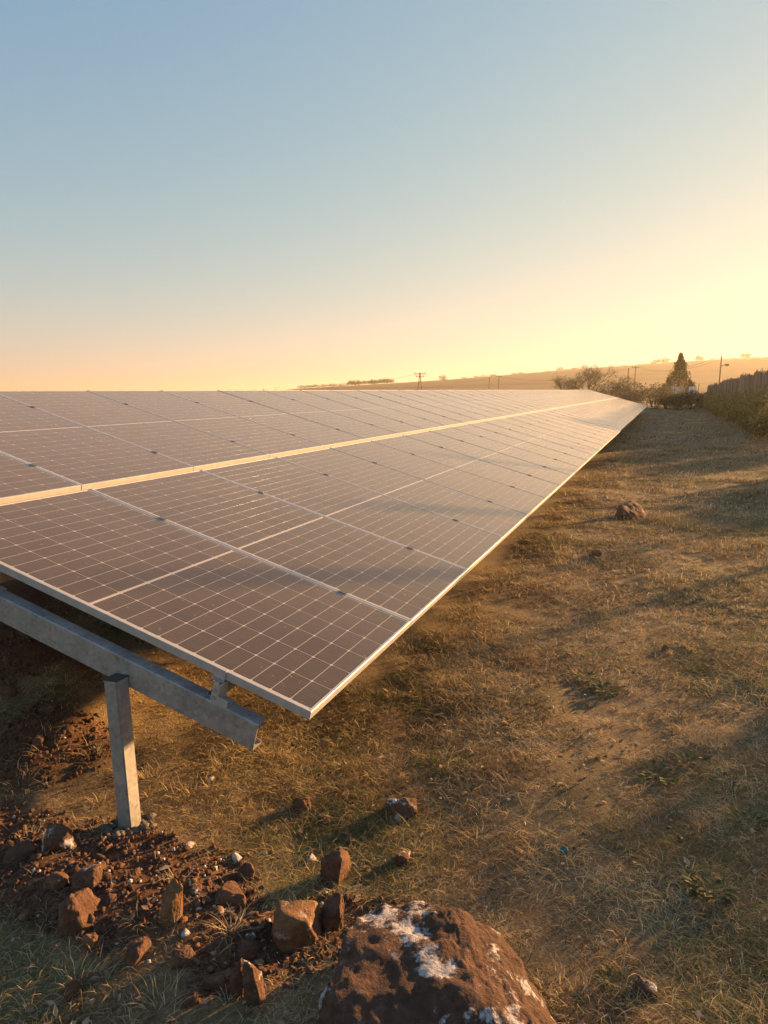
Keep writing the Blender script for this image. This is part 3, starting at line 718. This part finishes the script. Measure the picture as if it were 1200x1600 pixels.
xs = rg.uniform(4.3, 5.5, 1800); ys = rg.uniform(.5, 23, 1800); k = vnoise(ys, xs*0, 1.3, 19)+.35*vnoise(ys, xs, .5, 20)+.18*sst(13, 16, ys)*-1 > .0; xs, ys = xs[k], ys[k]
hs = (.68+.5*vnoise(xs, ys, 1.5, 13)+.22*sst(3, 4.5, ys)*(1-sst(7.6, 8.6, ys)))*rg.uniform(.6, 1.1, len(xs))
weedpatch('tall_weeds', xs, ys, hs, M_WEED, 4, 'tall leafy weeds continuing along the track towards the camera', 'weeds', nl=14)

# ------------------------------------------------------------------ trees, bushes
def leaf_cloud(pts, rg, Lmin, Lmax, wr=.45, tone=None):
    n = len(pts); L = rg.uniform(Lmin, Lmax, n)
    return leafmesh(pts[:, 0], pts[:, 1], pts[:, 2], L, L*wr, rg.uniform(0, 6.3, n), rg.normal(size=n)*.6, np.clip(rg.normal(size=n)*.22+.5, 0, 1) if tone is None else tone, rg.uniform(.2, .8, n))
def bush(px, py, Y, wm, hm, label, seed):
    rg = np.random.default_rng(seed); b = at_y(px, py, Y); z = float(gz(b[0], b[1])); r = empty('bush', (b[0], b[1], z))
    lob = [(rg.normal()*wm*.26, rg.normal()*wm*.2, hm*rg.uniform(.3, .68), rg.uniform(.24, .40)) for _ in range(9)]
    pts = []
    for lx, ly, lz, lr in lob:
        n = 260; d = rg.normal(size=(n, 3)); d /= np.linalg.norm(d, axis=1)[:, None]
        rad = lr*min(wm, hm*1.3)*rg.uniform(.55, 1.05, (n, 1)); pts.append(d*rad*np.array([1, 1, .85])+np.array([lx, ly, lz]))
    pts = np.concatenate(pts); pts = pts[pts[:, 2] > .05]
    v, f, t = leaf_cloud(pts, rg, .12, .28); mesh_np('crown', v, f, M_BUSH, r, False, {'tone': t})
    bm = bmesh.new()
    for i in range(5):
        lx, ly, lz, _ = lob[i]; tube(bm, [(lx*.15, ly*.15, -.1), (lx*.6, ly*.6, lz*.6), (lx, ly, lz)], [.05, .035, .015], 5)
    mesh_bm('trunk', bm, M_BARK, r); tag(r, label, 'bush', 'bushes at the far end of the track')
for i, (px, Y, wm, hm, lab) in enumerate([
        (905, 82, 3.2, 1.9, 'low bush partly hidden by the far end of the array, leftmost of the row'),
        (945, 80, 3.0, 2.6, 'dark bush right beside the bare thorn tree'), (972, 77, 3.0, 2.9, 'rounded taller bush under the two thin poles'),
        (1000, 74, 2.6, 2.3, 'bush just beyond the far lower corner of the array'), (1022, 72, 2.8, 2.1, 'bush left of the conifer foot'),
        (1042, 70, 2.6, 2.0, 'low bush in front of the conifer'), (1060, 69, 2.4, 1.5, 'low bush under the white laundry'), (1080, 70, 2.2, 1.4, 'small bush at the right end of the row by the fence'),
        (985, 70, 2.4, 1.4, 'low bush nearest the array far corner')]): bush(px, 630, Y, wm*1.1, hm*1.25, lab, 40+i)

def conifer():
    Yc = 90; b = at_y(1060, 612, Yc); z = float(gz(b[0], b[1])); r = empty('conifer_tree', (b[0], b[1], z)); rg = np.random.default_rng(8)
    top = at_y(1060, 553, Yc)[2]-z; P_ = []
    def spire(cx, cy, h, rad, base, n):
        t = rg.uniform(0, 1, n)**.75; zz = base+(h-base)*t
        lobes = 1+.16*np.sin(zz*5.2+cx*3)+.1*np.sin(zz*11)
        rr_ = rad*(1-t)**.95*lobes*rg.uniform(.35, 1.08, n)+.06; an = rg.uniform(0, 6.3, n)
        rr_ *= 1+.22*np.sin(an*5+zz*2.5)
        P_.append(np.stack([cx+rr_*np.cos(an), cy+rr_*np.sin(an), zz-rr_*.15], 1))
    spire(0, 0, top, 2.35, .3, 6200); spire(1.2, .2, top*.50, .8, .4, 1300); spire(-1.2, 0, top*.55, .8, .4, 1300)
    spire(1.6, .3, top*.45, .6, .3, 500); spire(-1.7, .2, top*.42, .6, .3, 500); spire(.4, 0, top*.80, .8, 1.5, 500); spire(-.45, 0, top*.82, .8, 1.5, 500)
    v, f, t = leaf_cloud(np.concatenate(P_), rg, .16, .34, .4); mesh_np('crown', v, f, M_CONIFER, r, False, {'tone': t})
    bm = bmesh.new(); tube(bm, [(0, 0, -.3), (0, 0, top*.5), (0, 0, top*.97)], [.2, .12, .03], 8)
    for lx, ly, hh in ((.95, .2, .6), (-.95, 0, .64)): tube(bm, [(0, 0, .8), (lx*.7, ly, 1.6), (lx, ly, top*hh)], [.1, .07, .02], 6)
    mesh_bm('trunk', bm, M_BARK, r); tag(r, 'dark pointed conifer standing behind the laundry', 'tree')
conifer()
def thorn(px, Y, hm, wm, seed, label):
    b = at_y(px, 620, Y); z = float(gz(b[0], b[1])); r = empty('thorn_tree', (b[0], b[1], z)); rg = random.Random(seed); nr = np.random.default_rng(seed)
    tb = bmesh.new(); cb = bmesh.new(); tips = []
    def grow(p, d, l, rad, dep):
        q = p+d*l*.5+Vector((rg.gauss(0, .04), rg.gauss(0, .04), 0))*l; e = q+(d+Vector((rg.gauss(0, .15), rg.gauss(0, .15), rg.gauss(.02, .1)))).normalized()*l*.5
        tube(tb if dep < 2 else cb, [p, q, e], [rad, rad*.85, rad*.68], 6 if dep < 2 else 4, dep == 0)
        if dep >= 5: tips.append(e); return
        if dep >= 3: tips.append(e)
        for k in range(3 if dep < 2 else rg.choice((2, 2, 3))):
            nd = (d*.8+Vector((rg.gauss(0, .55)*wm/hm*1.1, rg.gauss(0, .55)*wm/hm, rg.uniform(-.1, .42)))).normalized()
            grow(e, nd, l*rg.uniform(.62, .86), rad*.62, dep+1)
    for k in range(3): grow(Vector((rg.gauss(0, .2), rg.gauss(0, .2), -.2)), Vector((rg.gauss(0, .45), rg.gauss(0, .3), 1)).normalized(), hm*.30, .09, 0)
    pts = np.array([t[:] for t in tips]); sc = hm/pts[:, 2].max()
    for bb in (tb, cb): bmesh.ops.scale(bb, vec=(sc, sc, sc), verts=bb.verts)
    pts = pts*sc; pts = np.repeat(pts, 11, 0)+nr.normal(size=(len(pts)*11, 3))*.16
    mesh_bm('trunk', tb, M_BARK, r); cr = mesh_bm('crown', cb, M_BARK, r)
    v, f, t = leaf_cloud(pts, nr, .08, .18, .4); mesh_np('foliage', v, f, M_BUSH, cr, False, {'tone': t})
    tag(r, label, 'tree', 'bare thorn trees behind the far end of the array')
thorn(922, 88, 5.0, 5.2, 3, 'larger sparse thorn tree with spreading crown rising behind the array end')
thorn(872, 95, 4.0, 4.2, 9, 'smaller sparse thorn tree left of the larger thorn tree')

# far woods and skyline trees: one mass each
def woods(name, items, label, seed):
    rg = np.random.default_rng(seed); VV, FF, TT = [], [], []; of = 0
    for px, r_, wm, hm in items:
        az = YAW+math.atan((px-600)/FPX); x_, y_ = CAM[0]+math.sin(az)*r_, CAM[1]+math.cos(az)*r_; z_ = float(gz(x_, y_))
        n = int(60+24*wm); d = rg.normal(size=(n, 3)); d /= np.linalg.norm(d, axis=1)[:, None]
        p = d*np.array([wm/2, wm/2, hm*.42])*rg.uniform(.4, 1.05, (n, 1))+np.array([x_, y_, z_+hm*.52])
        v, f, t = leaf_cloud(p, rg, hm*.14, hm*.34, .6); VV.append(v); FF.append(f+of); TT.append(t); of += len(v)
    tag(mesh_np(name, np.concatenate(VV), np.concatenate(FF), M_BUSH, None, False, {'tone': np.concatenate(TT)}), label, 'woods', kind='stuff')
rnd = random.Random(3)
woods('far_grove', [(470+i*3.2+rnd.uniform(-1, 1), 450+rnd.uniform(-20, 20), rnd.uniform(3, 6), rnd.uniform(1.0, 2.2)+(1.5 if 545 < 470+i*3.2 < 612 else 0)) for i in range(46)], 'dark grove on the low ridge at left of the far power pylon', 1)
woods('ridge_trees', [(rnd.uniform(690, 1330), 525+rnd.uniform(-10, 18), rnd.uniform(2, 7), rnd.uniform(.9, 2.2)) for i in range(120)] +
      [(690, 520, 6, 4), (1015, 518, 7, 3.5), (1029, 518, 8, 4.2), (1082, 518, 6, 4), (1152, 518, 8, 4.2), (870, 518, 6, 3), (905, 518, 5, 3)], 'hazy line of small trees along the ridge skyline', 2)

# ------------------------------------------------------------------ poles and lines
def pole(px, pytop, Y, label, arms=0, rad=.12, lamp=False, cat='pole'):
    b = at_y(px, 610, Y); t = at_y(px, pytop, Y); z = float(gz(b[0], b[1])); h = t[2]-z
    r = empty('power_pole', (b[0], b[1], z)); bm = bmesh.new(); tube(bm, [(0, 0, -.5), (0, 0, h*.5), (.02, 0, h)], [rad, rad*.88, rad*.72], 8); mesh_bm('shaft', bm, M_POLE, r)
    for k in range(arms):
        bm = bmesh.new(); box(bm, -.9, .9, -.06, .06, h-.35-.7*k, h-.23-.7*k); ao = mesh_bm('cross_arm', bm, M_POLE, r)
        for sx in (-.8, 0, .8):
            bm = bmesh.new(); tube(bm, [(sx, 0, h-.23-.7*k), (sx, 0, h-.02-.7*k)], [.05, .04], 6); mesh_bm('insulator', bm, M_POLE, ao)
    if lamp:
        bm = bmesh.new(); tube(bm, [(0, 0, h-1.55), (.45, 0, h-1.35), (.75, 0, h-1.3)], [.05, .05, .05], 6); arm = mesh_bm('bracket_arm', bm, M_POLE, r)
        bm = bmesh.new(); box(bm, .6, 1.1, -.18, .18, h-1.5, h-1.22); mesh_bm('transformer_box', bm, M_POLE, arm)
    tag(r, label, cat); return (b[0], b[1], z+h)
def pylon():
    Y = 250; b = at_y(656, 610, Y); t = at_y(656, 582, Y); z = float(gz(b[0], b[1])); h = t[2]-z; r = empty('power_pylon', (b[0], b[1], z))
    for s in (-1, 1):
        bm = bmesh.new(); tube(bm, [(s*.85, 0, -.5), (s*.2, 0, h*.75), (s*.12, 0, h)], [.2, .16, .12], 6); mesh_bm('leg', bm, M_POLE, r)
    for zz, wd in ((h-.5, 2.3), (h-1.5, 1.7)):
        bm = bmesh.new(); box(bm, -wd, wd, -.1, .1, zz-.1, zz+.12); ao = mesh_bm('cross_arm', bm, M_POLE, r)
        for sx in (-wd+.2, 0, wd-.2):
            bm = bmesh.new(); tube(bm, [(sx, 0, zz+.12), (sx, 0, zz+.55)], [.12, .1], 6); mesh_bm('insulator', bm, M_POLE, ao)
    bm = bmesh.new(); tube(bm, [(-.62, 0, h*.3), (.35, 0, h*.6)], [.08, .08], 5); mesh_bm('brace', bm, M_POLE, r)
    tag(r, 'dark two-legged power pylon with cross arms standing above the array top edge', 'pylon'); return (b[0], b[1], z+h-.3)
pt = pylon()
p1 = pole(764, 590, 230, 'left one of two poles in the field right of the pylon', 0, .16); p2 = pole(779, 587, 240, 'right one of two poles in the field right of the pylon', 1, .15)
p3 = pole(980, 575, 170, 'left one of two poles above the rounded bush', 0, .14); p4 = pole(991, 572, 180, 'right one of two poles above the rounded bush', 1, .13)
p5 = pole(1123, 556, 115, 'lone tall pole with a box arm behind the board fence', 0, .11, True)
p6 = pole(412, 607, 420, 'tiny far pole at the left horizon, left of its pair', 1, .2); p7 = pole(431, 605, 430, 'tiny far pole at the left horizon, right of its pair', 1, .2)
def line(a_, b_, label, sag=1.2):
    bm = bmesh.new(); a_, b_ = Vector(a_), Vector(b_)
    for o_ in (-.7, .7):
        tube(bm, [a_.lerp(b_, t)+Vector((o_, 0, -.2-sag*4*t*(1-t))) for t in np.linspace(0, 1, 12)], [.022]*12, 4)
    o = mesh_bm('power_line', bm, M_DARK); tag(o, label, 'power line')
line(pt, p7, 'sagging pair of wires from the pylon to the far left poles', 2.5); line(pt, p1, 'wires from the pylon to the two field poles', 2); line(p2, p3, 'wires running between the field poles', 2); line(p4, p5, 'wires running to the pole behind the fence', 1.5)

# ------------------------------------------------------------------ laundry
YL = 80
A_ = at_y(1041, 603, YL); B_ = at_y(1092, 601, YL); zl = A_[2]
wl = empty('washing_line', (A_[0], A_[1], float(gz(A_[0], A_[1])))); tag(wl, 'washing line strung between two thin posts before the conifer', 'washing line')
for P_ in (A_, B_):
    bm = bmesh.new(); tube(bm, [(P_[0]-A_[0], 0, -.3), (P_[0]-A_[0], 0, zl-wl.location.z+.25)], [.05, .04], 6); mesh_bm('post', bm, M_POLE, wl)
bm = bmesh.new(); tube(bm, [(( B_[0]-A_[0])*t, 0, zl-wl.location.z-.12*4*t*(1-t)) for t in np.linspace(0, 1, 9)], [.012]*9, 4); mesh_bm('cord', bm, M_DARK, wl)
def garment(pa, pb, h, col, name, label, shape='towel'):
    P0 = at_y(pa, 604, YL); P1 = at_y(pb, 604, YL); wd = P1[0]-P0[0]; rg_ = random.Random(int(pa*10)); bm = bmesh.new(); N, Mh = 12, 10
    t_ = ((P0[0]+P1[0])/2-A_[0])/(B_[0]-A_[0]); zt = zl-.12*4*t_*(1-t_)
    grid = {}
    for i in range(N+1):
        for j in range(Mh+1):
            u, v = i/N, j/Mh
            grid[i, j] = bm.verts.new(((u-.5)*wd*(1-.06*v), .05*math.sin(u*9+v*2+pa)*v+.02*math.sin(u*23), -v*h*(1+.05*math.sin(u*5+pa))))
    for i in range(N):
        for j in range(Mh):
            u, v = (i+.5)/N, (j+.5)/Mh
            if shape == 'shirt' and v > .35 and (u < .18 or u > .82): continue
            if shape == 'trousers' and v > .3 and .44 < u < .56: continue
            bm.faces.new([grid[a] for a in ((i, j), (i, j+1), (i+1, j+1), (i+1, j))])
    bmesh.ops.delete(bm, geom=[v for v in bm.verts if not v.link_faces], context='VERTS')
    bmesh.ops.solidify(bm, geom=bm.faces[:], thickness=.012)
    o = mesh_bm(name, bm, plain(name+'_cloth', col), None, True); o.location = ((P0[0]+P1[0])/2, YL, zt+.01); tag(o, label, 'laundry', 'laundry on the washing line')
garment(1048, 1055.5, .78, (.62, .58, .66), 'shirt', 'pale lilac shirt at the left end of the washing line', 'shirt')
garment(1056, 1062, .72, (.66, .60, .62), 'towel', 'white towel next to the pale lilac shirt')
garment(1063, 1066.5, .85, (.40, .42, .44), 'cloth', 'narrow grey cloth in the middle of the washing line')
garment(1067, 1071.5, .62, (.55, .26, .07), 'cloth', 'small orange cloth on the washing line')
garment(1072, 1076, .95, (.06, .06, .12), 'skirt', 'dark navy skirt beside the orange cloth')
garment(1076.5, 1082, 1.05, (.74, .74, .78), 'trousers', 'light trousers hanging right of the navy skirt', 'trousers')
garment(1082.5, 1088.5, .95, (.80, .79, .82), 'shirt', 'bright white shirt at the right end of the washing line', 'shirt')

# ------------------------------------------------------------------ haze
bm = bmesh.new(); box(bm, -3600, 3600, -3600, 3600, -14, 49)
hm = bpy.data.materials.new('golden_haze'); hm.use_nodes = True; ht = hm.node_tree; ht.nodes.clear()
ho = ht.nodes.new('ShaderNodeOutputMaterial'); hv = ht.nodes.new('ShaderNodeVolumePrincipled')
hv.inputs['Color'].default_value = (.97, .88, .70, 1); hv.inputs['Density'].default_value = .0005; hv.inputs['Anisotropy'].default_value = .45
ht.links.new(hv.outputs[0], ho.inputs['Volume'])
hz = mesh_bm('haze', bm, hm); tag(hz, 'golden evening haze over the fields', 'haze', kind='stuff')
